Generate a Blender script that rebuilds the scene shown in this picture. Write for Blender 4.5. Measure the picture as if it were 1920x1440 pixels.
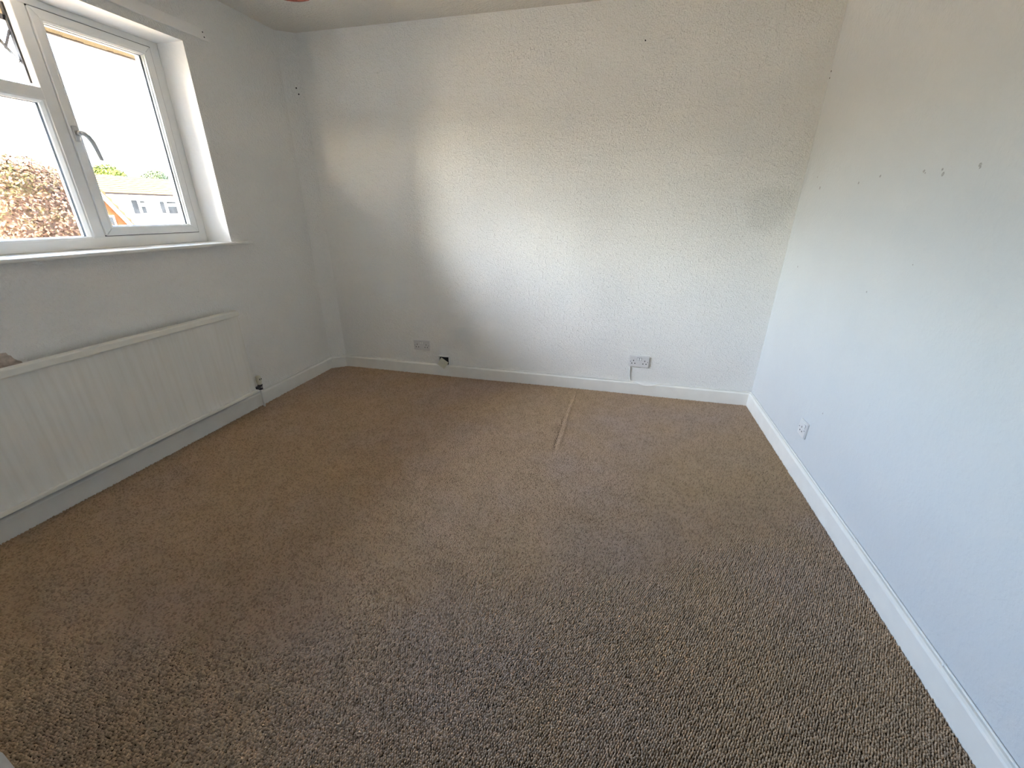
import bpy, bmesh, math, random
import numpy as np
from mathutils import Vector, Matrix
random.seed(7)
for o in list(bpy.data.objects):
    bpy.data.objects.remove(o)
SC = bpy.context.scene
C = SC.collection
PI = math.pi

# ------------------------------------------------------------------ camera
CAM = Vector((2.3925, -3.058, 1.2801))
YAW, PITCH, ROLL, FPX = -0.2425, 0.3933, 0.005, 776.57
_f = Vector((math.sin(YAW)*math.cos(PITCH), math.cos(YAW)*math.cos(PITCH), -math.sin(PITCH)))
_r = Vector((math.cos(YAW), -math.sin(YAW), 0))
_u = _r.cross(_f)
_r2 = math.cos(ROLL)*_r + math.sin(ROLL)*_u
_u2 = -math.sin(ROLL)*_r + math.cos(ROLL)*_u
cd = bpy.data.cameras.new('camera')
cd.sensor_fit = 'HORIZONTAL'; cd.sensor_width = 36.0; cd.lens = FPX/1920*36.0
cd.clip_start = 0.02; cd.clip_end = 400
cam = bpy.data.objects.new('camera', cd); C.objects.link(cam)
cam.matrix_world = Matrix(((_r2.x, _u2.x, -_f.x, CAM.x), (_r2.y, _u2.y, -_f.y, CAM.y),
                           (_r2.z, _u2.z, -_f.z, CAM.z), (0, 0, 0, 1)))
SC.camera = cam

# ------------------------------------------------------------------ sky, sun, exposure
w = bpy.data.worlds.new('sky'); SC.world = w; w.use_nodes = True
nt = w.node_tree
bg = nt.nodes['Background']
sky = nt.nodes.new('ShaderNodeTexSky')
sky.sky_type = 'NISHITA'; sky.sun_disc = False
sky.sun_elevation = math.radians(37); sky.sun_rotation = math.atan2(-0.06, -1)
sky.air_density = 1.0; sky.dust_density = 7.0; sky.ozone_density = 1.0
nt.links.new(sky.outputs[0], bg.inputs[0]); bg.inputs[1].default_value = 1.0
sl = bpy.data.lights.new('sun', 'SUN'); sl.energy = 1.3; sl.angle = math.radians(0.53); sl.color = (1, .93, .82)
so = bpy.data.objects.new('sun', sl); C.objects.link(so)
# the sun stands to one side, just behind the plane of the window wall
so.rotation_euler = Vector((-0.048, 0.797, -0.602)).to_track_quat('-Z', 'Y').to_euler()
pl = bpy.data.lights.new('window_portal', 'AREA'); pl.shape = 'RECTANGLE'; pl.size = 1.93; pl.size_y = 1.04
pl.cycles.is_portal = True
po = bpy.data.objects.new('window_portal', pl); C.objects.link(po)
po.location = (-0.255, -1.762, 1.612)
po.rotation_euler = Vector((1, 0, 0)).to_track_quat('-Z', 'Y').to_euler()
SC.view_settings.view_transform = 'Standard'; SC.view_settings.look = 'None'
SC.view_settings.gamma = 1.0; SC.view_settings.use_curve_mapping = False
SC.view_settings.exposure = 4.1
SC.cycles.diffuse_bounces = 8; SC.cycles.max_bounces = 14; SC.cycles.transparent_max_bounces = 16

# ------------------------------------------------------------------ helpers
def tag(o, label=None, cat=None, group=None, kind=None):
    if label: o['label'] = label
    if cat: o['category'] = cat
    if group: o['group'] = group
    if kind: o['kind'] = kind
    return o

def empty(name, loc=(0, 0, 0), parent=None):
    o = bpy.data.objects.new(name, None); C.objects.link(o); o.location = loc; o.empty_display_size = .05
    if parent: o.parent = parent
    return o

class MB:
    def __init__(s): s.bm = bmesh.new()
    def box(s, x0, x1, y0, y1, z0, z1, M=None, bev=0, seg=2):
        vs = [s.bm.verts.new((x, y, z)) for x in (x0, x1) for y in (y0, y1) for z in (z0, z1)]
        fs = [s.bm.faces.new([vs[i] for i in q]) for q in
              ((0, 1, 3, 2), (4, 6, 7, 5), (0, 4, 5, 1), (2, 3, 7, 6), (0, 2, 6, 4), (1, 5, 7, 3))]
        if bev:
            es = list({e for f in fs for e in f.edges})
            r = bmesh.ops.bevel(s.bm, geom=es, offset=bev, segments=seg, profile=.5, affect='EDGES')
            vs = list({v for v in r['verts']} | {v for f in r['faces'] for v in f.verts})
        if M is not None:
            for v in set(vs):
                if v.is_valid: v.co = M @ v.co
        return s
    def cyl(s, a, b, r, r2=None, n=16, caps=True):
        a, b = Vector(a), Vector(b); r2 = r if r2 is None else r2
        d = (b-a).normalized(); t = d.orthogonal().normalized(); q = d.cross(t)
        R = []
        for p, rr in ((a, r), (b, r2)):
            R.append([s.bm.verts.new(p+rr*(math.cos(2*PI*i/n)*t+math.sin(2*PI*i/n)*q)) for i in range(n)])
        for i in range(n):
            s.bm.faces.new((R[0][i], R[0][(i+1) % n], R[1][(i+1) % n], R[1][i]))
        if caps:
            s.bm.faces.new(list(reversed(R[0]))); s.bm.faces.new(R[1])
        return s
    def tube(s, pts, rad, n=8):
        pts = [Vector(p) for p in pts]; rings = []
        rad = rad if isinstance(rad, (list, tuple)) else [rad]*len(pts)
        t0 = None
        for i, p in enumerate(pts):
            d = (pts[min(i+1, len(pts)-1)]-pts[max(i-1, 0)]).normalized()
            t = d.orthogonal().normalized() if t0 is None else (t0-d*t0.dot(d)).normalized()
            t0 = t; q = d.cross(t)
            rings.append([s.bm.verts.new(p+rad[i]*(math.cos(2*PI*k/n)*t+math.sin(2*PI*k/n)*q)) for k in range(n)])
        for A, B in zip(rings, rings[1:]):
            for k in range(n):
                s.bm.faces.new((A[k], A[(k+1) % n], B[(k+1) % n], B[k]))
        s.bm.faces.new(list(reversed(rings[0]))); s.bm.faces.new(rings[-1])
        return s
    def lathe(s, prof, cx, cy, n=32, cz=0):
        rings = [[s.bm.verts.new((cx+r*math.cos(2*PI*i/n), cy+r*math.sin(2*PI*i/n), cz+z)) for i in range(n)] for r, z in prof]
        for A, B in zip(rings, rings[1:]):
            for i in range(n):
                s.bm.faces.new((A[i], A[(i+1) % n], B[(i+1) % n], B[i]))
        return s
    def prism(s, poly, f):
        """poly: list of 2-D points, f(p, k): the 3-D point of p at end k (0 or 1)"""
        A = [s.bm.verts.new(f(p, 0)) for p in poly]; B = [s.bm.verts.new(f(p, 1)) for p in poly]
        n = len(poly)
        for i in range(n): s.bm.faces.new((A[i], A[(i+1) % n], B[(i+1) % n], B[i]))
        s.bm.faces.new(list(reversed(A))); s.bm.faces.new(B)
        return s
    def build(s, name, mat, parent=None, smooth=False, loc=None, bevel=0):
        bmesh.ops.recalc_face_normals(s.bm, faces=s.bm.faces[:])
        me = bpy.data.meshes.new(name); s.bm.to_mesh(me); s.bm.free()
        me.materials.append(mat)
        o = bpy.data.objects.new(name, me); C.objects.link(o)
        if parent: o.parent = parent
        if loc: o.location = loc
        if smooth:
            for p in me.polygons: p.use_smooth = True
        if bevel:
            m = o.modifiers.new('bevel', 'BEVEL'); m.width = bevel; m.segments = 2; m.limit_method = 'ANGLE'; m.angle_limit = math.radians(40)
        return o

def struct(o): o['kind'] = 'structure'; return o

# ------------------------------------------------------------------ materials
class NG:
    def __init__(s, name):
        s.m = bpy.data.materials.new(name); s.m.use_nodes = True; s.t = s.m.node_tree
        s.p = s.t.nodes['Principled BSDF']; s.out = s.t.nodes['Material Output']
    def n(s, typ, **kw):
        nd = s.t.nodes.new(typ)
        for k, v in kw.items():
            if k.startswith('i_'):
                nm = k[2:].replace('_', ' ')
                nd.inputs[nm].default_value = v
            else: setattr(nd, k, v)
        return nd
    def l(s, a, b): s.t.links.new(a, b)
    def ramp(s, src, stops):
        r = s.n('ShaderNodeValToRGB'); e = r.color_ramp.elements
        e[0].position, e[0].color = stops[0][0], (*stops[0][1], 1)
        e[1].position, e[1].color = stops[-1][0], (*stops[-1][1], 1)
        for ps, c in stops[1:-1]:
            x = e.new(ps); x.color = (*c, 1)
        s.l(src, r.inputs[0]); return r
    def noise(s, scale, detail=2, rough=.5, vec=None):
        nd = s.n('ShaderNodeTexNoise', i_Scale=scale, i_Detail=detail, i_Roughness=rough)
        s.l(vec if vec else s.coord(), nd.inputs['Vector']); return nd
    def coord(s):
        if not hasattr(s, '_c'): s._c = s.n('ShaderNodeNewGeometry').outputs['Position']
        return s._c
    def bump(s, h, dist, strength=1.0, prev=None):
        b = s.n('ShaderNodeBump'); b.inputs['Distance'].default_value = dist; b.inputs['Strength'].default_value = strength
        s.l(h, b.inputs['Height'])
        if prev: s.l(prev.outputs[0], b.inputs['Normal'])
        return b
    def math(s, op, a, b=None):
        m = s.n('ShaderNodeMath', operation=op)
        for i, v in enumerate((a, b)):
            if v is None: continue
            if isinstance(v, (int, float)): m.inputs[i].default_value = v
            else: s.l(v, m.inputs[i])
        return m.outputs[0]
    def mix(s, fac, a, b):
        m = s.n('ShaderNodeMix', data_type='RGBA')
        for sock, v in ((m.inputs['Factor'], fac), (m.inputs['A'], a), (m.inputs['B'], b)):
            if hasattr(v, 'is_linked'): s.l(v, sock)
            elif isinstance(v, (int, float)): sock.default_value = v
            else: sock.default_value = (*v, 1)
        return m.outputs['Result']

def plain(name, col, rough=.5, metal=0.0, grain=0.0, bump=0.0, scale=40):
    g = NG(name); g.p.inputs['Roughness'].default_value = rough; g.p.inputs['Metallic'].default_value = metal
    nz = g.noise(scale, 3)
    k = grain
    r = g.ramp(nz.outputs['Fac'], [(.3, tuple(c*(1-k) for c in col)), (.7, tuple(min(1, c*(1+k)) for c in col))])
    g.l(r.outputs[0], g.p.inputs['Base Color'])
    if bump:
        b = g.bump(nz.outputs['Fac'], bump); g.l(b.outputs[0], g.p.inputs['Normal'])
    return g.m

def wallpaint(name, col, chip, chipscale=125, stains=(), smooth=.0):
    """white emulsion over woodchip paper: small raised chips, soft rolling unevenness, faint grime"""
    g = NG(name); g.p.inputs['Roughness'].default_value = .8
    g.p.inputs['Specular IOR Level'].default_value = .25
    n1 = g.noise(chipscale, 3, .6)
    r1 = g.ramp(n1.outputs['Fac'], [(.44, (0, 0, 0)), (.66, (1, 1, 1))])
    n2 = g.noise(chipscale*.33, 2, .5)
    r2 = g.ramp(n2.outputs['Fac'], [(.5, (0, 0, 0)), (.7, (1, 1, 1))])
    n3 = g.noise(3.2, 2, .5)
    b0 = g.bump(n3.outputs['Fac'], .012)
    b1 = g.bump(r1.outputs[0], chip, 1.0, b0)
    b2 = g.bump(r2.outputs[0], chip*.8, 1.0, b1)
    g.l(b2.outputs[0], g.p.inputs['Normal'])
    n4 = g.noise(1.7, 5, .65)
    c = g.ramp(n4.outputs['Fac'], [(.3, tuple(x*.965 for x in col)), (.65, col)]).outputs[0]
    for (axis_a, ca, ra, ca2, ra2, amount, colr) in stains:
        sep = g.n('ShaderNodeSeparateXYZ'); g.l(g.coord(), sep.inputs[0])
        wob = g.noise(6, 3)
        ua = g.math('DIVIDE', g.math('SUBTRACT', sep.outputs[axis_a], ca), ra)
        ub = g.math('DIVIDE', g.math('SUBTRACT', sep.outputs[2], ca2), ra2)
        d = g.math('SQRT', g.math('ADD', g.math('MULTIPLY', ua, ua), g.math('MULTIPLY', ub, ub)))
        d = g.math('ADD', d, g.math('MULTIPLY', g.math('SUBTRACT', wob.outputs['Fac'], .5), 1.2))
        mr = g.n('ShaderNodeMapRange', interpolation_type='SMOOTHSTEP')
        mr.inputs['From Min'].default_value = .6; mr.inputs['From Max'].default_value = 1.1
        mr.inputs['To Min'].default_value = amount; mr.inputs['To Max'].default_value = 0
        g.l(d, mr.inputs['Value'])
        c = g.mix(mr.outputs[0], c, colr)
    g.l(c, g.p.inputs['Base Color'])
    return g.m

WALLC = (.868, .866, .845)
M = {}
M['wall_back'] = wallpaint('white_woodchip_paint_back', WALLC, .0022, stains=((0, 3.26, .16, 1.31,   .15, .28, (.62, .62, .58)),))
M['wall_left'] = wallpaint('white_woodchip_paint_left', WALLC, .0022)
M['wall_right'] = wallpaint('white_paint_right_dim_light', (.595, .615, .628), .0008, 60)  # white paint darkened and cooled to stand for the dimmer, bluer light here
M['reveal'] = wallpaint('white_reveal_paint', (.88, .87, .85), .0004, 60)
M['ceiling'] = wallpaint('stippled_ceiling_paint', (.77, .735, .67), .003, 70)
M['gloss'] = plain('white_gloss_woodwork', (.78, .775, .74), .38, grain=.03, bump=.0006, scale=14)
M['gloss_old'] = plain('yellowed_white_gloss', (.76, .75, .69), .4, grain=.03, bump=.0005, scale=20)
M['upvc'] = plain('white_upvc', (.80, .81, .80), .3, grain=.015, scale=25)
M['gasket'] = plain('dark_gasket', (.03, .034, .04), .6, grain=.1)
M['spacer'] = plain('grey_spacer_bar', (.13, .15, .19), .45, .4, grain=.08)
M['plastic'] = plain('white_socket_plastic', (.66, .66, .66), .35, grain=.02, scale=60)
M['plastic_switch'] = plain('bright_white_plastic', (.85, .85, .84), .25, grain=.01)
M['plastic_old'] = plain('cream_aged_plastic', (.66, .64, .52), .45, grain=.05, scale=50)
M['dark'] = plain('black_opening', (.012, .012, .012), .8, grain=.2)
M['black'] = plain('black_plastic', (.012, .013, .02), .35, grain=.2)
M['steel'] = plain('brushed_steel', (.55, .55, .56), .3, 1.0, grain=.05)
M['steel_dark'] = plain('dull_stay_steel', (.035, .036, .04), .5, .2, grain=.1)
M['cable'] = plain('painted_white_cable', (.78, .78, .75), .5, grain=.03)
M['rad'] = None
M['plaster'] = plain('bare_brown_plaster', (.52, .43, .37), .9, grain=.25, bump=.004, scale=60)
M['shade'] = plain('cream_lampshade_fabric', (.72, .66, .58), .8, grain=.06, scale=120)
M['shade_rim'] = plain('red_brown_lampshade_rim', (.36, .11, .07), .7, grain=.35, scale=60)
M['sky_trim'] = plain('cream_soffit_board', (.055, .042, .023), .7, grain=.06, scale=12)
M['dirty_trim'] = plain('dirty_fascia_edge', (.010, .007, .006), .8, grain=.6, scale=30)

# radiator enamel with faint vertical tone streaks
g = NG('old_white_radiator_enamel'); g.p.inputs['Roughness'].default_value = .42
mp = g.n('ShaderNodeMapping'); mp.inputs['Scale'].default_value = (1, 26, 1.3); g.l(g.coord(), mp.inputs[0])
nz = g.noise(1.5, 5, .65, mp.outputs[0])
r = g.ramp(nz.outputs['Fac'], [(.25, (.70, .685, .63)), (.55, (.76, .755, .715)), (.8, (.78, .775, .745))])
g.l(r.outputs[0], g.p.inputs['Base Color'])
M['rad'] = g.m

# glazing: a clear pane that lets light through and mirrors a little at grazing angles
g = NG('window_glass')
tr = g.n('ShaderNodeBsdfTransparent'); tr.inputs[0].default_value = (.96, .98, .97, 1)
gl = g.n('ShaderNodeBsdfGlossy'); gl.inputs['Roughness'].default_value = .0
fr = g.n('ShaderNodeFresnel'); fr.inputs[0].default_value = 1.45
mx = g.n('ShaderNodeMixShader'); g.l(fr.outputs[0], mx.inputs[0]); g.l(tr.outputs[0], mx.inputs[1]); g.l(gl.outputs[0], mx.inputs[2])
g.l(mx.outputs[0], g.out.inputs[0]); M['glass'] = g.m
M['far_glass'] = plain('far_window_glass', (.016, .017, .018), .8, grain=.5, scale=1.5)

# carpet: brown loop pile, tone drifting from brown to mauve-grey in broad soft areas
def carpet(name, loops):
    g = NG(name); g.p.inputs['Roughness'].default_value = .95; g.p.inputs['Specular IOR Level'].default_value = .08
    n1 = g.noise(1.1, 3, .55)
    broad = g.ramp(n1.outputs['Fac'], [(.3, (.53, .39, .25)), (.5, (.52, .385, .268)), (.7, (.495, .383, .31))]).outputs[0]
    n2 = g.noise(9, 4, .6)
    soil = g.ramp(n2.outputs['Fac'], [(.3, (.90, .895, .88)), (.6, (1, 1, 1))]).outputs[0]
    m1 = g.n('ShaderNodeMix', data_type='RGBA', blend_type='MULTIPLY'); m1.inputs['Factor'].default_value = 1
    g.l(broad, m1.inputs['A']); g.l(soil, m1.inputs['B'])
    if loops:
        at = g.n('ShaderNodeAttribute', attribute_name='tint')
        tt = g.ramp(at.outputs['Fac'], [(0, (.64, .62, .60)), (.5, (.97, .97, .97)), (1, (1.0, .98, .95))]).outputs[0]
    else:
        v = g.n('ShaderNodeTexVoronoi', i_Scale=110.0); g.l(g.coord(), v.inputs['Vector'])
        tt = g.ramp(v.outputs['Distance'], [(0, (.26, .25, .24)), (1, (.12, .11, .10))]).outputs[0]  # darkened, most between cells, to paint the shade in gaps between loops
        b = g.bump(v.outputs['Distance'], -.006); g.l(b.outputs[0], g.p.inputs['Normal'])
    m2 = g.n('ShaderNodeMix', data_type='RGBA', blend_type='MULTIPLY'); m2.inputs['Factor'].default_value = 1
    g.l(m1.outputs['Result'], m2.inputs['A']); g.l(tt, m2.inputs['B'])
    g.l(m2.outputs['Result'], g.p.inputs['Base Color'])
    return g.m
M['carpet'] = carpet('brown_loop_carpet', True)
M['carpet_base'] = carpet('brown_backing_crevice_shade', False)

# ------------------------------------------------------------------ room shell
W, H = 3.4061, 2.40
YF = -2.812            # front wall face, the camera stands in the entry recess beyond it
XR = 1.058             # where the front wall ends
YE = -3.95            # far end of the entry recess
CHY, CHX = -0.078, 0.105   # boxed pipe corner
WT = -0.26            # outer face of the window wall
WY0, WY1, WZ0, WZ1 = -2.72, -0.803, 1.098, 2.126   # window opening

m = MB()
m.box(WT, 0, YF-.15, .15, -.05, WZ0-.012)
m.box(WT, 0, YF-.15, .15, WZ1, H+.1)
m.box(WT, 0, WY1, .15, WZ0-.012, WZ1)
m.box(WT, 0, YF-.15, WY0, WZ0-.012, WZ1)
wall_left = struct(m.build('wall_left', M['wall_left']))
m = MB(); m.box(0, W+.12, 0, .15, -.05, H+.1); wall_back = struct(m.build('wall_back', M['wall_back']))
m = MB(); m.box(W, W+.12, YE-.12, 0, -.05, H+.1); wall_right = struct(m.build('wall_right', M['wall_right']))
m = MB(); m.box(0, XR, YE-.12, YF, -.05, H+.1); wall_front = struct(m.build('wall_front', M['wall_left']))
m = MB(); m.box(XR, W, YE-.12, YE, -.05, H+.1); wall_entry = struct(m.build('wall_entry', M['wall_left']))
m = MB(); m.prism([(0, 0), (0, CHY), (CHX, 0)], lambda p, k: (p[0], p[1], (-.01, H)[k]))
wall_corner = struct(m.build('wall_corner', M['wall_left']))
m = MB(); m.box(WT, W+.12, YE-.12, .15, H, H+.12); ceiling = struct(m.build('ceiling', M['ceiling']))
m = MB(); m.box(0, W, YE, 0, -.06, -.0076); floor = struct(m.build('floor', M['carpet_base']))

# entry door behind the camera (closed, panelled)
door = struct(empty('door_1', (1.75, YE, 0)))
m = MB(); m.box(-.38, .38, 0, .035, .005, 1.98, bev=.002); m.build('door_leaf', M['gloss'], door)
for (x0, x1, z0, z1) in ((-.28, -.04, .2, .8), (.04, .28, .2, .8), (-.28, -.04, 1.0, 1.82), (.04, .28, 1.0, 1.82)):
    m = MB(); m.box(x0, x1, .033, .043, z0, z1, bev=.006); m.build('door_panel', M['gloss'], door)
m = MB()
m.box(-.45, -.385, 0, .02, 0, 2.05); m.box(.385, .45, 0, .02, 0, 2.05); m.box(-.385, .385, 0, .02, 1.985, 2.05)
m.build('door_frame', M['gloss'], door)
m = MB(); m.cyl((.32, .035, 1.0), (.32, .08, 1.0), .01); m.cyl((.32, .075, 1.0), (.21, .075, 1.0), .008); m.build('door_handle', M['steel'], door)

# skirting boards
SKH, SKT = .093, .020
PROF = [(0, -.01), (SKT, -.01), (SKT, SKH-.011), (SKT-.003, SKH-.005), (SKT-.009, SKH-.001), (0, SKH)]
# mitres: every run is drawn through its neighbours' corner directions, then split at the corners
def run(name, prev, a, b, nxt):
    m = MB(); rings = []
    A0, A, B, B1 = [Vector((*p, 0)) for p in (prev, a, b, nxt)]
    d0, d, d1 = (A-A0).normalized(), (B-A).normalized(), (B1-B).normalized()
    nrm = lambda v: Vector((-v.y, v.x, 0))
    for p, (u, v) in ((A, (d0, d)), (B, (d, d1))):
        nn = nrm(u)+nrm(v); nn = nn/nn.dot(nrm(d))
        rings.append([m.bm.verts.new(p+nn*q+Vector((0, 0, z))) for q, z in PROF])
    n = len(PROF)
    for k in range(n): m.bm.faces.new((rings[0][k], rings[0][(k+1) % n], rings[1][(k+1) % n], rings[1][k]))
    m.bm.faces.new(list(reversed(rings[0]))); m.bm.faces.new(rings[1])
    return struct(m.build(name, M['gloss']))
loop = [(W, YE), (W, 0), (CHX, 0), (0, CHY), (0, YF), (XR, YF), (XR, YE)]
names = ['baseboard_right', 'baseboard_back', 'baseboard_corner', 'baseboard_left', 'baseboard_front', 'baseboard_entry']
for i, nm in enumerate(names):
    prev = loop[i-1] if i > 0 else (W-1, YE)
    nxt = loop[i+2] if i+2 < len(loop) else (XR+1, YE)
    run(nm, prev, loop[i], loop[i+1], nxt)

# ------------------------------------------------------------------ carpet pile (real loops)
def carpet_pile():
    rng = np.random.default_rng(3)
    px, py = .0066, .0061
    nx = int(3.8/px)+40; ny = int(3.05/py)
    I, J = np.meshgrid(np.arange(-20, nx+280), np.arange(ny), indexing='ij')
    X = I*px - .5*px*J; Y = -.02 - J*py
    X = X.ravel(); Y = Y.ravel()
    X = X + rng.normal(0, .0006, X.size); Y = Y + rng.normal(0, .0006, Y.size)
    ok = (X > SKT+.002) & (X < W-SKT-.002) & (Y < -SKT-.002)
    ok &= ~((X < XR+SKT+.003) & (Y < YF+SKT+.003))
    ok &= ((X-SKT)/(CHX+.012) - (Y+SKT)/(-CHY+.012)*1.0 > 1.0) | (X > CHX+.03) | (Y < CHY-.03)
    ok &= np.hypot(X-.042, Y+.894) > .014
    X, Y = X[ok], Y[ok]; n = X.size
    # gentle unevenness, the ridge of a join and two small rucks
    Z = .0015*np.sin(X*3.1+1)*np.cos(Y*2.3)
    def ridge(ax, ay, bx, by, h, wd):
        dx, dy = bx-ax, by-ay; L = math.hypot(dx, dy)
        t = ((X-ax)*dx+(Y-ay)*dy)/L**2; d = ((X-ax)*dy-(Y-ay)*dx)/L
        inside = np.clip((t+.0)*12, 0, 1)*np.clip((1-t)*12, 0, 1)
        return h*np.exp(-(d/wd)**2)*inside
    Z += ridge(2.169, -.06, 2.150, -1.02, .0065, .011)
    Z -= ridge(2.142, -.06, 2.123, -1.02, .0040, .011)
    Z += ridge(2.90, -2.232, 3.25, -2.236, .005, .016)
    Z += ridge(.24, -1.075, .80, -1.10, .003, .02)
    hgt = .0080*rng.uniform(.62, 1.1, n)
    K = 4
    ang = np.arange(K)*2*PI/K
    ca, sa = np.cos(ang), np.sin(ang)
    rx = .0046*rng.uniform(.85, 1.1, n); ry = .0027*rng.uniform(.85, 1.1, n)
    th = rng.normal(1.06, .40, n); c, s = np.cos(th), np.sin(th)
    lean = rng.normal(0, .0008, (n, 2))
    V = np.empty((n, 2*K, 3))
    for r, (f, hz, lf) in enumerate(((1.15, 0.0, 0.0), (.72, 1.0, 1.0))):
        ex = f*rx[:, None]*ca; ey = f*ry[:, None]*sa
        V[:, r*K:(r+1)*K, 0] = X[:, None] + ex*c[:, None]-ey*s[:, None] + lf*lean[:, :1]
        V[:, r*K:(r+1)*K, 1] = Y[:, None] + ex*s[:, None]+ey*c[:, None] + lf*lean[:, 1:]
        V[:, r*K:(r+1)*K, 2] = (Z - .0080 + hz*hgt)[:, None]
    quads = np.array([[k, (k+1) % K, K+(k+1) % K, K+k] for k in range(K)])
    caps = np.array([[K, K+1, K+2, K+3]])
    base = (np.arange(n)*(2*K))[:, None]
    loops = np.concatenate([(base+quads.ravel()[None]), (base+caps.ravel()[None])], axis=1).astype(np.int32).ravel()
    cnt = np.tile(np.array([4]*K+[4], dtype=np.int32), n)
    start = np.concatenate([[0], np.cumsum(cnt)[:-1]]).astype(np.int32)
    me = bpy.data.meshes.new('carpet')
    me.vertices.add(n*2*K); me.loops.add(loops.size); me.polygons.add(cnt.size)
    me.vertices.foreach_set('co', V.ravel().astype(np.float32))
    me.loops.foreach_set('vertex_index', loops)
    me.polygons.foreach_set('loop_start', start)
    me.polygons.foreach_set('use_smooth', np.ones(cnt.size, dtype=bool))
    me.update(calc_edges=True)
    a = me.attributes.new('tint', 'FLOAT', 'POINT')
    a.data.foreach_set('value', np.repeat(rng.uniform(0, 1, n), 2*K).astype(np.float32))
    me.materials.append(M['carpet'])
    o = bpy.data.objects.new('carpet', me); C.objects.link(o)
    tag(o, 'brown loop pile fitted carpet covering the bedroom floor', 'carpet', kind='stuff')
carpet_pile()

# ------------------------------------------------------------------ window
FX = -.18              # inner face of the frame
XO = -.245             # outer face
win = struct(empty('window_1', (0, 0, 0)))
def vbar(m, y0, y1, z0, z1, x0=XO, x1=FX, bev=.004): m.box(x0, x1, y0, y1, z0, z1, bev=bev)
# outer frame
m = MB()
vbar(m, WY1-.050, WY1, WZ0, WZ1); vbar(m, WY0, WY0+.050, WZ0, WZ1)
vbar(m, WY0+.046, WY1-.046, WZ0, WZ0+.058); vbar(m, WY0+.046, WY1-.046, WZ1-.032, WZ1)
m.build('frame', M['upvc'], win)
MU1 = (-1.436, -1.372)          # mullion beside the casement in view
MU2 = (-2.151, -2.087)
for a, b in (MU1, MU2):
    m = MB(); vbar(m, a+.012, b, WZ0+.054, WZ1-.03, x1=FX-.0005); m.build('mullion', M['upvc'], win)
m = MB(); m.box(XO, FX-.001, MU2[1]-.004, MU1[0]+.016, 1.735, 1.785, bev=.004); m.build('transom', M['upvc'], win)

def glazing(parent, y0, y1, z0, z1, xb, depth=.03, ctr=None):
    """glass, dark spacer bar and a sloped bead round an opening whose bead starts at y0..y1, z0..z1 on the face xb"""
    g0 = .016
    m = MB()
    A = [(y0, z0), (y1, z0), (y1, z1), (y0, z1)]
    B = [(y0+g0, z0+g0), (y1-g0, z0+g0), (y1-g0, z1-g0), (y0+g0, z1-g0)]
    rings = []
    for pts, x in ((A, xb-.002), (A, xb+.001), ([((a[0]*.55+b[0]*.45), (a[1]*.55+b[1]*.45)) for a, b in zip(A, B)], xb-.001), (B, xb-.014), (B, xb-.024)):
        rings.append([m.bm.verts.new((x, p[0], p[1])) for p in pts])
    for R1, R2 in zip(rings, rings[1:]):
        for k in range(4): m.bm.faces.new((R1[k], R1[(k+1) % 4], R2[(k+1) % 4], R2[k]))
    m.build('glazing_bead', M['upvc'], parent)
    yy0, yy1, zz0, zz1 = B[0][0], B[1][0], B[0][1], B[2][1]
    m = MB(); m.box(xb-.027, xb-.024, yy0-.008, yy1+.008, zz0-.008, zz1+.008)
    pane = m.build('pane', M['glass'], parent)
    m = MB()   # spacer bar between the panes
    sx0, sx1 = xb-.043, xb-.0275; s = .007
    m.box(sx0, sx1, yy0-.008, yy0+s, zz0-.008, zz1+.008); m.box(sx0, sx1, yy1-s, yy1+.008, zz0-.008, zz1+.008)
    m.box(sx0, sx1, yy0+s, yy1-s, zz0-.008, zz0+s*.3); m.box(sx0, sx1, yy0+s, yy1-s, zz1-s*.3, zz1+.008)
    m.build('spacer_bar', M['spacer'], parent)

def casement(y0, y1, z0, z1, hinge):
    sash = empty('casement_sash', (0, 0, 0), win)
    st = .042; x1 = FX+.006
    # four mitred rails
    o = [(y0, z0), (y1, z0), (y1, z1), (y0, z1)]
    i = [(y0+st, z0+st), (y1-st, z0+st), (y1-st, z1-st), (y0+st, z1-st)]
    gsk = .0025
    for k, nm in enumerate(('bottom_rail', 'stile', 'top_rail', 'stile')):
        a, b = o[k], o[(k+1) % 4]; c, d = i[(k+1) % 4], i[k]
        m = MB(); m.prism([a, b, c, d], lambda p, e: ((XO, x1)[e], p[0], p[1]))
        m.build(nm, M['upvc'], sash, bevel=.003)
    m = MB()   # shadow gasket round the sash
    for k in ((0, 1, 2) if hinge > 0 else (0, 2, 3)):
        a, b = o[k], o[(k+1) % 4]
        m.box(XO+.002, FX+.002, min(a[0], b[0])-gsk, max(a[0], b[0])+gsk, min(a[1], b[1])-gsk, max(a[1], b[1])+gsk)
    m.build('gasket', M['gasket'], sash)
    glazing(sash, y0+st-.012, y1-st+.012, z0+st-.012, z1-st+.012, x1)
    return sash
sash = casement(-1.370, WY1-.052, WZ0+.060, WZ1-.034, 1)
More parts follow.
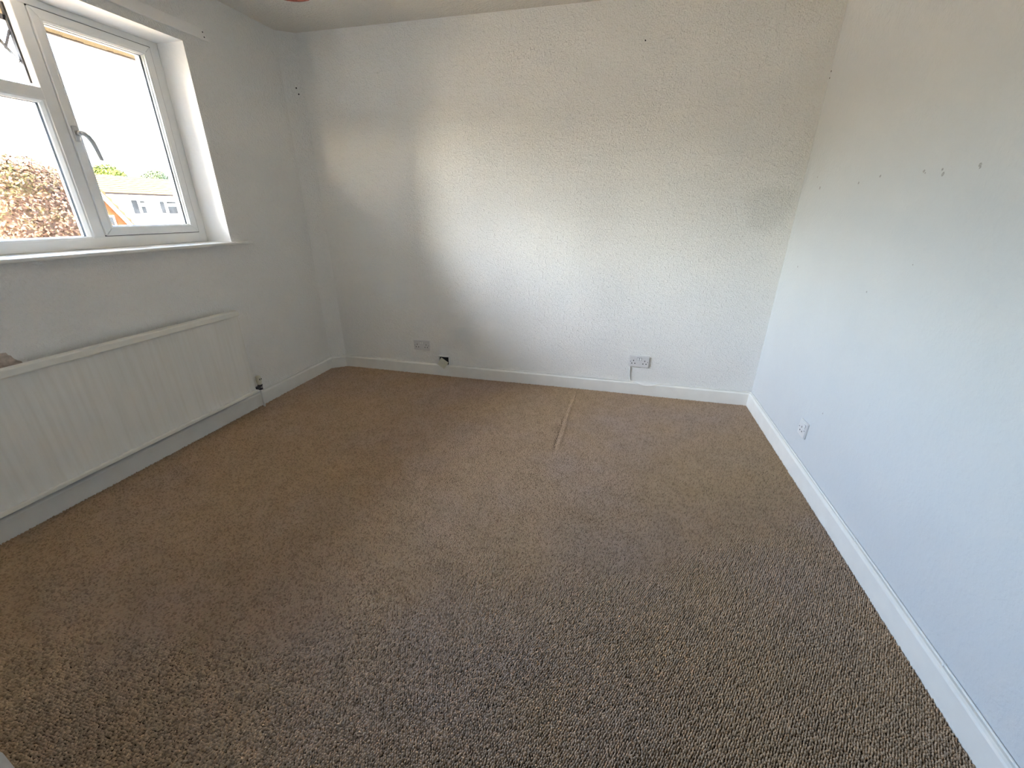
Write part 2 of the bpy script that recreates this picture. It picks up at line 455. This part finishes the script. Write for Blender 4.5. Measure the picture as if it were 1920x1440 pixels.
# handle on the mullion-side stile
hy, hz = -1.352, 1.617
m = MB(); m.box(FX+.006, FX+.016, hy-.012, hy+.012, hz-.035, hz+.030, bev=.003); hb = m.build('handle_plate', M['steel'], sash)
m = MB(); m.cyl((FX+.014, hy+.002, hz), (FX+.040, hy+.004, hz), .011)
m.tube([(FX+.036, hy+.002, hz+.002), (FX+.043, hy+.012, hz-.002), (FX+.047, hy+.022, hz-.014), (FX+.049, hy+.032, hz-.034),
        (FX+.050, hy+.038, hz-.060), (FX+.050, hy+.043, hz-.090), (FX+.049, hy+.047, hz-.112)],
       [.011, .011, .0105, .010, .009, .0085, .008], 10)
m.build('handle', M['steel'], sash, smooth=True)
sash2 = casement(WY0+.052, MU2[0]+.002, WZ0+.060, WZ1-.034, -1)
m = MB(); m.box(FX+.006, FX+.016, MU2[0]-.03, MU2[0]-.006, hz-.035, hz+.030, bev=.003)
m.tube([(FX+.012, MU2[0]-.018, hz), (FX+.04, MU2[0]-.02, hz), (FX+.048, MU2[0]-.04, hz-.02), (FX+.05, MU2[0]-.06, hz-.11)], [.01, .009, .008, .006], 10)
m.build('handle', M['steel'], sash2, smooth=True)
# fixed light
fixed = empty('fixed_light', (0, 0, 0), win)
glazing(fixed, MU2[1]-.006, MU1[0]+.010, WZ0+.044, 1.740, FX)
# top-hung vent, pushed open
vent = empty('fanlight_sash', (XO+.03, 0, WZ1-.036), win); vent.rotation_euler = (0, math.radians(32), 0)
vy0, vy1, vh = MU2[1]+.002, MU1[0]-.004, .31
m = MB(); st = .045
for (a, b, c, d) in ((vy0, vy0+st, -vh, 0), (vy1-st, vy1, -vh, 0), (vy0+st, vy1-st, -st, 0), (vy0+st, vy1-st, -vh, -vh+st)):
    m.box(-.05, 0, a, b, c, d, bev=.003)
m.build('vent_rail', M['upvc'], vent)
m = MB(); m.box(-.03, -.026, vy0+st-.006, vy1-st+.006, -vh+st-.006, -st+.006); m.build('pane', M['glass'], vent)
# friction stay: a track on the jamb and two scissor arms
stay = empty('friction_stay', (0, 0, 0), win)
yj = MU1[0]+.010
m = MB(); m.box(XO+.012, XO+.028, yj-.006, yj+.001, 1.80, 2.085); m.build('stay_track', M['steel_dark'], stay)
def bar(m, a, b, wd=.012, th=.003):
    a, b = Vector(a), Vector(b); d = b-a; L = d.length; d.normalize()
    s = Vector((0, 1, 0)); n = d.cross(s).normalized()
    Mx = Matrix(((d.x, n.x, s.x), (d.y, n.y, s.y), (d.z, n.z, s.z)))
    vs = [m.bm.verts.new(a+Mx @ Vector((x, y, z))) for x in (0, L) for y in (-wd/2, wd/2) for z in (-th/2, th/2)]
    for q in ((0, 1, 3, 2), (4, 6, 7, 5), (0, 4, 5, 1), (2, 3, 7, 6), (0, 2, 6, 4), (1, 5, 7, 3)):
        m.bm.faces.new([vs[i] for i in q])
m = MB(); bar(m, (XO+.02, yj-.012, 1.875), (XO-.075, yj-.016, 1.992), .014); m.build('stay_arm', M['steel_dark'], stay)
m = MB(); bar(m, (XO+.02, yj-.009, 1.985), (XO-.035, yj-.013, 1.925), .012); m.build('stay_arm', M['steel_dark'], stay)
m = MB(); bar(m, (XO+.02, yj-.010, 2.03), (XO-.06, yj-.014, 2.06), .018, .008); m.build('stay_bracket', M['black'], stay)
# sill board with a rounded nose and a horn past the opening
m = MB()
m.box(FX-.01, .002, WY0, WY1, WZ0-.018, WZ0, bev=0)
m.box(0, .034, WY0-.07, WY1+.147, WZ0-.018, WZ0, bev=.0055, seg=3)
m.build('window_sill', M['gloss'], win)
# plaster reveal lining (painted smooth)
m = MB()
m.box(FX, .0005, WY1-.002, WY1+.001, WZ0, WZ1); m.box(FX, .0005, WY0-.001, WY0+.002, WZ0, WZ1); m.box(FX, .0005, WY0, WY1, WZ1-.002, WZ1+.001)
m.build('reveal_lining', M['reveal'], win)

# curtain batten over the window
bt = empty('curtain_batten', (0, -.65, 2.165))
m = MB(); m.prism([(-2.0, 0), (.005, 0), (-.003, .020), (-.022, .045), (-.030, .052), (-2.0, .052)], lambda p, k: ((0, .014)[k], p[0], p[1]))
m.build('board', M['reveal'], bt, bevel=.002)
for y, zz in ((-.026, .035), (-.022, .013)):
    m = MB(); m.cyl((.012, y, zz), (.0148, y, zz), .0036, n=8); m.build('screw_hole', M['dark'], bt)
tag(bt, 'white painted timber batten screwed above the window with two screw holes', 'batten')

# ------------------------------------------------------------------ radiator
RY0, RY1, RZ0, RZ1 = -2.36, -.960, .137, .698
rad = empty('radiator', (0, (RY0+RY1)/2, 0)); yc = (RY0+RY1)/2
m = MB()   # pressed front: shallow vertical flutes that run out at the top and bottom
nf, per = 42, 8
ys = np.linspace(RY0+.006, RY1-.006, nf*per+1)
zs = [RZ0+.016, RZ0+.024, RZ0+.034, RZ0+.06, .3, .5, RZ1-.085, RZ1-.05, RZ1-.028]
amp = [.0095, .0075, .003, .0010, .0007, .0007, .0006, .0002, 0]
grid = []
for zz, am in zip(zs, amp):
    row = []
    for k, y in enumerate(ys):
        ph = 2*PI*k/per
        row.append(m.bm.verts.new((.076+am*(.35+.65*(.5-.5*math.cos(ph))) if zz < RZ0+.04 else .076+am*(.5-.5*math.cos(ph)), y-yc, zz)))
    grid.append(row)
for A, B in zip(grid, grid[1:]):
    for k in range(len(A)-1): m.bm.faces.new((A[k], A[k+1], B[k+1], B[k]))
m.build('panel', M['rad'], rad, smooth=True)
m = MB(); m.box(.048, .0755, RY0-yc, RY1-yc, RZ0+.012, RZ1-.008, bev=.003); m.build('back_panel', M['rad'], rad)
m = MB(); m.box(.046, .090, RY0-.002-yc, RY1+.002-yc, RZ1-.034, RZ1, bev=.005); m.build('top_rail', M['gloss_old'], rad)
m = MB(); m.box(.052, .093, RY0-yc, RY1-yc, RZ0, RZ0+.020, bev=.004); m.build('bottom_rail', M['gloss_old'], rad)
for y in (RY0+.25, RY1-.25):
    m = MB(); m.box(0, .05, y-.02-yc, y+.02-yc, RZ0+.03, RZ1-.1); m.build('bracket', M['gloss_old'], rad)
vy = -.899-yc
valve = empty('valve', (0, 0, 0), rad)
m = MB(); m.lathe([(.0005, .228), (.012, .227), (.0165, .222), (.018, .200), (.0165, .182), (.0135, .172), (.0135, .165)], .050, vy, 20); m.build('valve_cap', M['plastic_old'], valve, smooth=True)
for dy in (-.006, .007):
    m = MB(); m.box(.062, .0680, vy+dy-.0022, vy+dy+.0022, .200, .211); m.build('cap_slot', M['dark'], valve)
m = MB(); m.cyl((.05, vy, .170), (.05, vy, .128), .0135, n=12); m.cyl((.05, vy, .147), (.05, vy-.042, .147), .0125, n=6); m.cyl((.05, vy, .163), (.05, vy, .156), .0165, n=8)
m.build('valve_body', M['black'], valve)
m = MB(); m.cyl((.058, vy-.004, .147), (.066, vy-.004, .147), .006, n=10); m.build('valve_screw', M['steel'], valve)
m = MB(); m.tube([(.05, vy, .130), (.049, vy, .08), (.044, vy+.004, .02), (.042, vy+.005, -.0074)], .0075, 10); m.build('pipe', M['gloss'], rad, smooth=True)
tag(rad, 'long white panel radiator with faint vertical streaks below the window sill', 'radiator')

# ------------------------------------------------------------------ flaked paint and wall marks
def blob(name, parent, mat, centre, axis, pts, th):
    m = MB()
    def f(p, k):
        d = (0, th)[k]
        if axis == 'L': return (d, centre[1]+p[0], centre[2]+p[1])
        if axis == 'R': return (W-d, centre[1]+p[0], centre[2]+p[1])
        return (centre[0]+p[0], -d, centre[2]+p[1])
    m.prism(pts, f)
    return m.build(name, mat, parent)
blob('flaked_patch', wall_left, M['plaster'], (0, -2.0, .70), 'L',
     [(-.20, -.03), (.045, -.03), (.037, -.006), (.028, .000), (.020, .010), (.014, .026), (.008, .030), (.005, .041), (-.012, .043), (-.04, .052), (-.09, .040), (-.13, .046), (-.20, .02)], .0009)
def mark(parent, axis, y, z, s, kx=1.0, mat='dark'):
    n = 7
    pts = [(s*kx*random.uniform(.6, 1.15)*math.cos(2*PI*i/n), s*random.uniform(.6, 1.15)*math.sin(2*PI*i/n)) for i in range(n)]
    c = (y, 0, z) if axis == 'B' else (0, y, z)
    blob('nail_hole', parent, M[mat], c, axis, pts, .0006)
M['scuff'] = plain('grey_filler_scuff', (.36, .36, .36), .9, grain=.3, scale=200)
mark(wall_back, 'B', 2.417, 2.197, .0055, mat='dark')
mark(wall_back, 'B', 3.139, 1.146, .003, mat='scuff')
for (y, z, s, mt) in ((-.008, 1.992, .006, 'dark'), (-.010, 1.960, .004, 'dark'), (-.19, 1.466, .004, 'scuff'), (-.261, 1.408, .009, 'scuff'), (-.671, 1.409, .006, 'scuff'),
                  (-.838, 1.425, .006, 'scuff'), (-1.117, 1.420, .006, 'scuff'), (-1.128, 1.414, .004, 'scuff'), (-1.214, 1.418, .005, 'scuff'), (-1.224, 1.403, .007, 'scuff'),
                  (-1.377, 1.415, .007, 'scuff'), (-1.381, 1.409, .004, 'scuff'), (-.239, .994, .005, 'scuff'), (-1.012, .980, .004, 'scuff'), (-1.238, 1.114, .003, 'scuff'), (-.98, .40, .004, 'scuff')):
    mark(wall_right, 'R', y, z, s, 1.0, mt)
for (x, z) in ((.034, 2.082), (.042, 2.046)):
    m = MB(); m.cyl((x+.03, CHY+.078*(x+.03)/CHX*1.0, z), (x+.0308, CHY+.078*(x+.03)/CHX-.001, z), .005, n=7); m.build('nail_hole', M['dark'], wall_corner)

# ------------------------------------------------------------------ sockets
def rounded(w_, h_, r, n=4):
    pts = []
    for cx, cy, a0 in ((w_/2-r, h_/2-r, 0), (-w_/2+r, h_/2-r, 90), (-w_/2+r, -h_/2+r, 180), (w_/2-r, -h_/2+r, 270)):
        for i in range(n+1):
            a = math.radians(a0+90*i/n); pts.append((cx+r*math.cos(a), cy+r*math.sin(a)))
    return pts
def socket(name, loc, rotz, gangs, label):
    """local frame: x along the wall, -y into the room, z up"""
    o = empty(name, loc); o.rotation_euler = (0, 0, rotz)
    wd = .146 if gangs == 2 else .086
    m = MB()
    m.prism(rounded(wd, .086, .005), lambda p, k: (p[0], (0, -.007)[k], p[1]))
    m.prism(rounded(wd-.006, .080, .004), lambda p, k: (p[0], (-.006, -.0105)[k], p[1]))
    m.build('plate', M['plastic'], o, bevel=.0012)
    cs = (-.040, .040) if gangs == 2 else (-.004,)
    for c in cs:
        for (dx, z0, z1, hw) in ((0, .006, .016, .0026), (-.011, -.014, -.007, .0036), (.011, -.014, -.007, .0036)):
            m = MB(); m.box(c+dx-hw, c+dx+hw, -.0108, -.0085, z0-.004, z1-.004); m.build('pin_hole', M['dark'], o)
    sw = (-.0085, .0085) if gangs == 2 else (.026,)
    for c in sw:
        m = MB(); m.box(c-.0075, c+.0075, -.0110, -.0095, .010, .032); s_ = m.build('switch_surround', M['spacer'], o)
        m = MB(); m.box(c-.0062, c+.0062, -.0145, -.0098, .0115, .0305, M=Matrix.Translation((0, 0, 0)), bev=.001); m.build('switch', M['plastic_switch'], o)
    for c in ((-.0603, .0603) if gangs == 2 else (-.031, .031)):
        m = MB(); m.cyl((c, -.0104, 0), (c, -.0112, 0), .0032, n=12); m.build('screw', M['spacer'], o)
    tag(o, label, 'socket')
    return o
socket('double_socket', (2.610, -.0005, .258), 0, 2, 'white double plug socket with a cable dropping from it to the skirting')
socket('double_socket', (.858, -.0005, .246), 0, 2, 'white double plug socket above the open junction box')
socket('single_socket', (W-.0005, -.857, .253), -PI/2, 1, 'white single plug socket low on the smooth side wall')

# open junction box on the skirting
jb = empty('junction_box', (1.058, 0, .094))
m = MB()
t_ = .004
for (x0, x1, z0, z1) in ((-.046, .046, .073, .080), (-.046, .046, 0, t_), (-.046, -.042, t_, .076), (.042, .046, t_, .076)):
    m.box(x0, x1, -.030, 0, z0, z1)
m.box(-.046, .046, -.003, 0, 0, .080); m.build('back_box', M['plastic_switch'], jb)
m = MB(); m.box(-.0415, .0415, -.012, -.004, .0045, .0725); m.build('dark_inside', M['dark'], jb)
m = MB(); m.box(-.036, .036, -.036, -.0315, -.036, .036, M=Matrix.Translation((-.009, 0, .018)) @ Matrix.Rotation(math.radians(33), 4, 'Y'), bev=.001)
m.build('cover_plate', M['plastic_old'], jb)
m = MB(); m.cyl((-.009, -.0355, .018), (-.009, -.0375, .018), .004, n=10); m.build('screw', M['steel'], jb)
tag(jb, 'cream junction box on the skirting with its cover hanging askew', 'junction box')

# ------------------------------------------------------------------ cables tacked along the skirting
def smooth_path(pts, n=5):
    out = []
    P = [Vector(p) for p in pts]
    for i in range(len(P)-1):
        a, b, c, d = P[max(i-1, 0)], P[i], P[i+1], P[min(i+2, len(P)-1)]
        for k in range(n):
            t = k/n
            out.append(.5*((2*b)+(c-a)*t+(2*a-5*b+4*c-d)*t*t+(3*b-a-3*c+d)*t**3))
    out.append(P[-1]); return out
def cable(label, pts, clips, r=.0036):
    o = empty('cable', pts[0])
    P0 = Vector(pts[0])
    m = MB(); m.tube([p-P0 for p in smooth_path(pts)], r, 8); m.build('sheath', M['cable'], o, smooth=True)
    for (p, ax) in clips:
        p = Vector(p)-P0; m = MB()
        if ax == 'x': m.box(p.x-.003, p.x+.003, p.y-.0035, p.y+.004, p.z-.005, p.z+.0055, bev=.001)
        else: m.box(p.x-.004, p.x+.0035, p.y-.003, p.y+.003, p.z-.005, p.z+.0055, bev=.001)
        m.build('clip', M['cable'], o)
    tag(o, label, 'cable')
    return o
zc = SKH+.0038
rnd = random.Random(5)
pb = [(1.105, -.0045, zc+.002)]
x = 1.2
while x < 2.48:
    pb.append((x, -.0045, zc+rnd.uniform(-.0005, .002))); x += .14
pb += [(2.50, -.0045, zc+.001), (2.58, -.007, zc-.001), (2.63, -.0195, zc-.010), (2.67, -.0225, zc-.020), (2.72, -.0215, zc-.016), (2.77, -.010, zc-.002), (2.83, -.0045, zc), (2.95, -.0045, zc+.001), (3.1, -.0045, zc), (3.25, -.0045, zc+.001),
       (3.36, -.006, zc), (3.392, -.013, zc), (3.4005, -.04, zc)]
y = -.15
while y > -3.6:
    pb.append((3.4015, y, zc+rnd.uniform(0, .002))); y -= .16
cable('white cable tacked along the skirting from the junction box round the right corner', pb,
      [((x_, -.0045, zc), 'x') for x_ in (1.30, 1.62, 1.93, 2.2, 2.50, 2.80, 3.02, 3.19)] + [((3.4015, y_, zc), 'y') for y_ in (-.22, -.44, -.86, -1.02, -1.5, -2.0)])
pl_ = [(1.010, -.0045, zc)]+[(x_, -.0045, zc+rnd.uniform(0, .0015)) for x_ in (.9, .75, .6, .45, .3, .17)]+[(.105, -.008, zc), (.055, -.048, zc), (.0105, -.085, zc), (.0045, -.14, zc)]+[(.0045, y_, zc+rnd.uniform(0, .0015)) for y_ in (-.25, -.4, -.55, -.7, -.84)]
cable('white cable tacked along the skirting between the junction box and the radiator valve', pl_,
      [((x_, -.0045, zc), 'x') for x_ in (.35, .62, .93)])
m = MB(); m.tube(smooth_path([(2.553, -.005, .216), (2.553, -.0045, .17), (2.556, -.0045, .125), (2.566, -.006, zc+.002)]), .0035, 8)
dc = m.build('socket_cable', M['cable'], None, smooth=True)
tag(dc, 'short painted-over cable running down the wall below the double socket', 'cable')

# ------------------------------------------------------------------ pendant lamp (only its lower rim hangs into view)
LX, LY, LZ, LR = 1.090, -1.331, 2.044, .094
lamp = empty('pendant_lamp', (LX, LY, H))
m = MB(); m.lathe([(.001, -.024), (.02, -.024), (.036, -.012), (.04, 0)], 0, 0, 24); m.build('ceiling_rose', M['plastic_switch'], lamp, smooth=True)
m = MB(); m.cyl((0, 0, -.02), (0, 0, LZ+.16-H), .003, n=8); m.build('flex', M['cable'], lamp)
m = MB(); m.cyl((0, 0, LZ+.17-H), (0, 0, LZ+.10-H), .016, .019); m.build('lamp_holder', M['plastic_switch'], lamp)
m = MB(); z0 = LZ-H
m.lathe([(LR, z0), (LR*.92, z0+.05), (LR*.78, z0+.11), (LR*.6, z0+.16), (LR*.585, z0+.16), (LR*.765, z0+.11), (LR*.905, z0+.05), (LR*.985, z0), (LR, z0)], 0, 0, 48)
m.build('lamp_shade', M['shade'], lamp, smooth=True)
m = MB(); m.lathe([(LR+.0015, z0-.002), (LR+.001, z0+.006), (LR*.975, z0+.006), (LR*.975, z0-.002), (LR+.0015, z0-.002)], 0, 0, 48); rim = m.build('shade_rim', M['shade_rim'], lamp)
for k in range(14):
    a = 2*PI*k/14
    m = MB(); c_ = Vector(((LR+.001)*math.cos(a), (LR+.001)*math.sin(a), z0+.001)); m.cyl(c_, c_+Vector((.003*math.cos(a), .003*math.sin(a), 0)), .004, .002, n=8); m.build('bead', M['shade_rim'], rim)
m = MB(); m.lathe([(.001, z0+.035), (.018, z0+.04), (.028, z0+.06), (.024, z0+.085), (.014, z0+.10)], 0, 0, 20); m.build('bulb', M['plastic_switch'], lamp, smooth=True)
tag(lamp, 'small ceiling pendant lamp whose cream shade has a red-brown beaded rim', 'lamp')

# ------------------------------------------------------------------ outside
GZ = -2.75
M['ground'] = plain('pale_paving_and_dry_grass', (.15, .12, .08), .9, grain=.3, scale=.6)
m = MB(); m.box(-160, 30, -90, 120, GZ-.2, GZ); struct(m.build('ground', M['ground']))
M['own_wall'] = plain('house_render_outside', (.62, .58, .52), .9, grain=.1, scale=8)
# eaves of this house seen through the top of the window
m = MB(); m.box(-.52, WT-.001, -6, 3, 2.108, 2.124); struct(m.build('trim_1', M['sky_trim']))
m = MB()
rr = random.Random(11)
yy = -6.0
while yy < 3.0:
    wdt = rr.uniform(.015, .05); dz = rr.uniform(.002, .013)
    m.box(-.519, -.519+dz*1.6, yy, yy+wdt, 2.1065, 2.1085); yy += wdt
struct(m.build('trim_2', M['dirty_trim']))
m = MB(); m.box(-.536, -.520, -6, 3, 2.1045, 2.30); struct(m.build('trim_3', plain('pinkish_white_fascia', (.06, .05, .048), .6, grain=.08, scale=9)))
m = MB(); m.box(-.55, W+.6, -6, 3, 2.62, 2.75); struct(m.build('roof', M['own_wall']))

# white terrace across the way
HX = -36.0
M['render'] = plain('white_house_render', (.40, .395, .385), .9, grain=.03, scale=2)
M['rtile'] = plain('buff_concrete_roof_tiles', (.042, .031, .016), .9, grain=.25, scale=2.5)
M['brick'] = plain('orange_brickwork', (.055, .024, .010), .9, grain=.3, scale=6)
M['barge'] = plain('white_barge_board', (.72, .70, .68), .6, grain=.03)
M['gutter'] = plain('dark_gutter', (.006, .004, .004), .6, grain=.1)
hs = empty('terrace_house', (HX, 25, GZ))
def hp(m, name, mat, par=hs): return m.build(name, mat, par)
m = MB(); m.box(-8, 0, -9, 14, 0, 2.50-GZ); hp(m, 'wall', M['render'])
# roof in stepped tile courses
ez, rz, ex, rx = 2.49-GZ, 3.85-GZ, .42, -4.0
rows = 8
roof = empty('roof', (0, 0, 0), hs)
for k in range(rows):
    a, b = k/rows, (k+1)/rows
    xa, xb = ex+(rx-ex)*a, ex+(rx-ex)*b; za, zb = ez+(rz-ez)*a, ez+(rz-ez)*b
    m = MB(); m.prism([(xa+.05, za), (xa+.05, za+.075), (xb, zb+.03), (xb, zb-.03)], lambda p, e: (p[0], (-9.3, 14.3)[e], p[1])); m.build('tile_course', M['rtile'], roof)
m = MB(); m.prism([(rx, rz), (-8.3, ez-.1), (-8.3, ez-.02), (rx, rz+.05)], lambda p, e: (p[0], (-9.3, 14.3)[e], p[1])); m.build('back_slope', M['rtile'], roof)
m = MB(); m.tube([(rx, -9.3, rz+.02), (rx, 14.3, rz+.02)], .12, 8); m.build('ridge_tiles', M['rtile'], roof)
m = MB(); m.cyl((ex+.06, -9.3, ez-.03), (ex+.06, 14.3, ez-.03), .05, n=8); hp(m, 'gutter', M['gutter'])
m = MB(); m.box(.32, .40, -9.3, 14.3, ez-.22, ez-.04); hp(m, 'fascia', M['barge'])
m = MB(); m.cyl((ex-.30, -2.0, ez-.1), (.06, -1.7, ez-.45), .035, n=8); m.cyl((.06, -1.7, ez-.45), (.06, -1.7, .1), .035, n=8); hp(m, 'downpipe', M['barge'])
def hwin(panes, y0, y1, z0, z1):
    wn = empty('window', (0, 0, 0), hs)
    m = MB(); m.box(-.02, .05, y0-.08-25, y1+.08-25, z0-.08-GZ, z1+.08-GZ); m.build('window_frame', M['barge'], wn)
    for (a, b, c, d) in panes:
        m = MB(); m.box(.045, .06, a-25, b-25, c-GZ, d-GZ); m.build('pane', M['far_glass'], wn)
hwin([(24.69, 25.15, 1.03, 2.03), (25.36, 25.74, 1.82, 1.99), (25.36, 25.70, 1.06, 1.58)], 24.69, 25.74, 1.03, 2.03)
hwin([(26.94, 27.32, 1.05, 1.98), (27.56, 28.39, 1.83, 1.98), (27.55, 28.39, 1.03, 1.62)], 26.94, 28.39, 1.03, 1.98)
hwin([(21.2, 21.7, 1.03, 2.03), (21.9, 22.4, 1.03, 1.6), (21.9, 22.4, 1.82, 2.0)], 21.2, 22.4, 1.03, 2.03)
hwin([(30.2, 30.6, 1.03, 2.0), (30.8, 31.6, 1.03, 1.62), (30.8, 31.6, 1.83, 2.0)], 30.2, 31.6, 1.03, 2.0)
tag(hs, 'white rendered terrace house with a long buff tiled roof across the road', 'house')
# brick gable in front of it
gx = -22.0
gh = empty('brick_gable_house', (gx, 12.3, GZ))
ay, az_ = 12.55-12.3, 3.05-GZ; slope = (1.53-.614)/(13.934-13.34)
half = 3.0; ezz = az_-half*slope
if ezz < 1.2: half = (az_-1.2)/slope; ezz = 1.2
m = MB(); m.prism([(ay-half, 0), (ay+half, 0), (ay+half, ezz), (ay, az_), (ay-half, ezz)], lambda p, e: ((0, -7)[e], p[0], p[1])); m.build('brick_wall', M['brick'], gh)
L = math.hypot(half, az_-ezz); up = .12
for s_ in (-1, 1):
    slp = empty('roof_slope', (0, 0, 0), gh)
    n_ = 16
    for k in range(n_):
        a, b = k/n_, (k+1)/n_
        y0_, y1_ = ay+s_*half*1.05*a, ay+s_*half*1.05*b; z0_, z1_ = az_+(ezz-az_)*1.05*a, az_+(ezz-az_)*1.05*b
        m = MB(); m.prism([(y0_, z0_+.06), (y0_, z0_+up), (y1_+s_*.05, z1_+up+.12), (y1_+s_*.05, z1_+.06)], lambda p, e: ((.24, -7.2)[e], p[0], p[1])); m.build('tile_course', M['rtile'], slp)
    m = MB(); m.prism([(ay, az_-.24), (ay, az_+.06), (ay+s_*half*1.05, ezz-(az_-ezz)*.05+.06), (ay+s_*half*1.05, ezz-(az_-ezz)*.05-.24)], lambda p, e: ((.18, .22)[e], p[0], p[1])); m.build('barge_board', M['barge'], gh)
m = MB(); m.box(.0, .06, ay+.1, ay+1.0, .2-GZ, 1.05-GZ); gw = m.build('window', M['barge'], gh)
m = MB(); m.box(.055, .07, ay+.18, ay+.92, .28-GZ, .97-GZ); m.build('pane', M['far_glass'], gw)
tag(gh, 'orange brick house gable with white barge boards and buff tiles beside the copper tree', 'house')

# matt outdoor surfaces
for k_ in ('rtile', 'brick', 'gutter', 'far_glass', 'sky_trim', 'dirty_trim', 'barge', 'render'):
    M[k_].node_tree.nodes['Principled BSDF'].inputs['Specular IOR Level'].default_value = .05
# trees
def leafmat(name, cols, scale=1.2):
    g = NG(name); g.p.inputs['Roughness'].default_value = .6
    nz = g.noise(scale, 4, .65); n2 = g.noise(14, 2, .5)
    mxx = g.math('ADD', g.math('MULTIPLY', nz.outputs['Fac'], .6), g.math('MULTIPLY', n2.outputs['Fac'], .4))
    r = g.ramp(mxx, [(.34+.32*i/(len(cols)-1), c) for i, c in enumerate(cols)])
    g.p.inputs['Specular IOR Level'].default_value = .04
    g.l(r.outputs[0], g.p.inputs['Base Color']); return g.m
def tree(name, label, pos, rx, rz, zc_, nleaf, ls, mat, trunk_r, seed, group=None, sq=2.0):
    rng = np.random.default_rng(seed)
    o = empty(name, (pos[0], pos[1], GZ)); zc_ -= GZ
    # lobed crown
    nl = 26
    lob = rng.normal(0, 1, (nl, 3)); lob /= np.linalg.norm(lob, axis=1)[:, None]
    d = rng.normal(0, 1, (nleaf, 3)); d /= np.linalg.norm(d, axis=1)[:, None]
    near = (d @ lob.T).max(axis=1)
    rad_ = (.80+.22*np.clip((near-.6)/.4, 0, 1))*rng.uniform(.82, 1.02, nleaf)
    rad_ = rad_/(np.abs(d)**sq).sum(axis=1)**(1/sq)
    P = d*rad_[:, None]*np.array([rx, rx, rz]) + np.array([0, 0, zc_])
    nrm = d+rng.normal(0, .7, (nleaf, 3)); nrm /= np.linalg.norm(nrm, axis=1)[:, None]
    t = np.cross(nrm, rng.normal(0, 1, (nleaf, 3))); t /= np.linalg.norm(t, axis=1)[:, None]
    b = np.cross(nrm, t)
    s = ls*rng.uniform(.7, 1.3, nleaf)[:, None]
    V = np.stack([P-t*s, P+b*s*.55+nrm*s*.12, P+t*s, P-b*s*.55+nrm*s*.12], axis=1).reshape(-1, 3)
    F = np.arange(nleaf*4, dtype=np.int32)
    me = bpy.data.meshes.new('foliage'); me.vertices.add(nleaf*4); me.loops.add(nleaf*4); me.polygons.add(nleaf)
    me.vertices.foreach_set('co', V.ravel().astype(np.float32)); me.loops.foreach_set('vertex_index', F)
    me.polygons.foreach_set('loop_start', np.arange(0, nleaf*4, 4, dtype=np.int32)); me.update(calc_edges=True)
    me.materials.append(mat)
    f = bpy.data.objects.new('foliage', me); C.objects.link(f); f.parent = o; f['kind'] = 'stuff'
    m = MB(); bmesh.ops.create_icosphere(m.bm, subdivisions=4, radius=1.0)
    for v in m.bm.verts:
        dd = np.array(v.co.normalized()); k = .66+.22*np.clip((float((lob @ dd).max())-.6)/.4, 0, 1)
        k = k/float((np.abs(dd)**sq).sum()**(1/sq))
        v.co = Vector((dd[0]*rx*k, dd[1]*rx*k, dd[2]*rz*k+zc_))
    m.build('inner_crown', mat, o, smooth=True)
    m = MB(); m.tube([(0, 0, -.1), (.05, 0, zc_*.4), (0, .05, zc_)], [trunk_r, trunk_r*.85, trunk_r*.5], 10)
    for k in range(5):
        a = k*1.3; m.tube([(0, 0, zc_*.55), (rx*.3*math.cos(a), rx*.3*math.sin(a), zc_*.9), (rx*.6*math.cos(a), rx*.6*math.sin(a), zc_+rz*.3)], [trunk_r*.4, trunk_r*.3, trunk_r*.12], 6)
    m.build('trunk', M['bark'], o)
    tag(o, label, 'tree', group); return o
M['bark'] = plain('grey_brown_bark', (.12, .09, .07), .9, grain=.4, scale=8)
copper = leafmat('copper_and_green_leaves', [(.008, .012, .005), (.030, .025, .010), (.037, .020, .014), (.050, .031, .022), (.063, .050, .018)], 1.0)
green = leafmat('bright_green_leaves', [(.010, .016, .003), (.025, .034, .006), (.042, .046, .010)], .8)
blue = leafmat('blue_green_leaves', [(.008, .014, .008), (.020, .029, .016), (.033, .042, .02)], .8)
def polar(azd, dist): a = math.radians(azd); return (CAM.x-dist*math.cos(a), CAM.y+dist*math.sin(a))
tree('copper_tree', 'round copper and green leaved tree filling the fixed window pane', polar(28.2, 17), 1.58, 2.9, -.42, 60000, .042, copper, .2, 1, sq=2.9)
tree('green_tree', 'yellow-green tree rising behind the copper tree', polar(32.1, 58), 2.1, 4.0, .9, 12000, .13, green, .25, 2)
tree('green_tree', 'bright green tree behind the roof left of the gap in the tree line', polar(34.9, 78), 2.9, 5.0, 1.55, 16000, .15, green, .3, 3)
tree('green_tree', 'blue-green tree behind the roof right of the gap in the tree line', polar(38.3, 82), 2.9, 5.0, 1.45, 16000, .15, blue, .3, 4)
tree('green_tree', 'bright green tree behind the roof beside the blue-green tree', polar(42.6, 80), 2.2, 4.4, 1.2, 10000, .15, green, .3, 5)
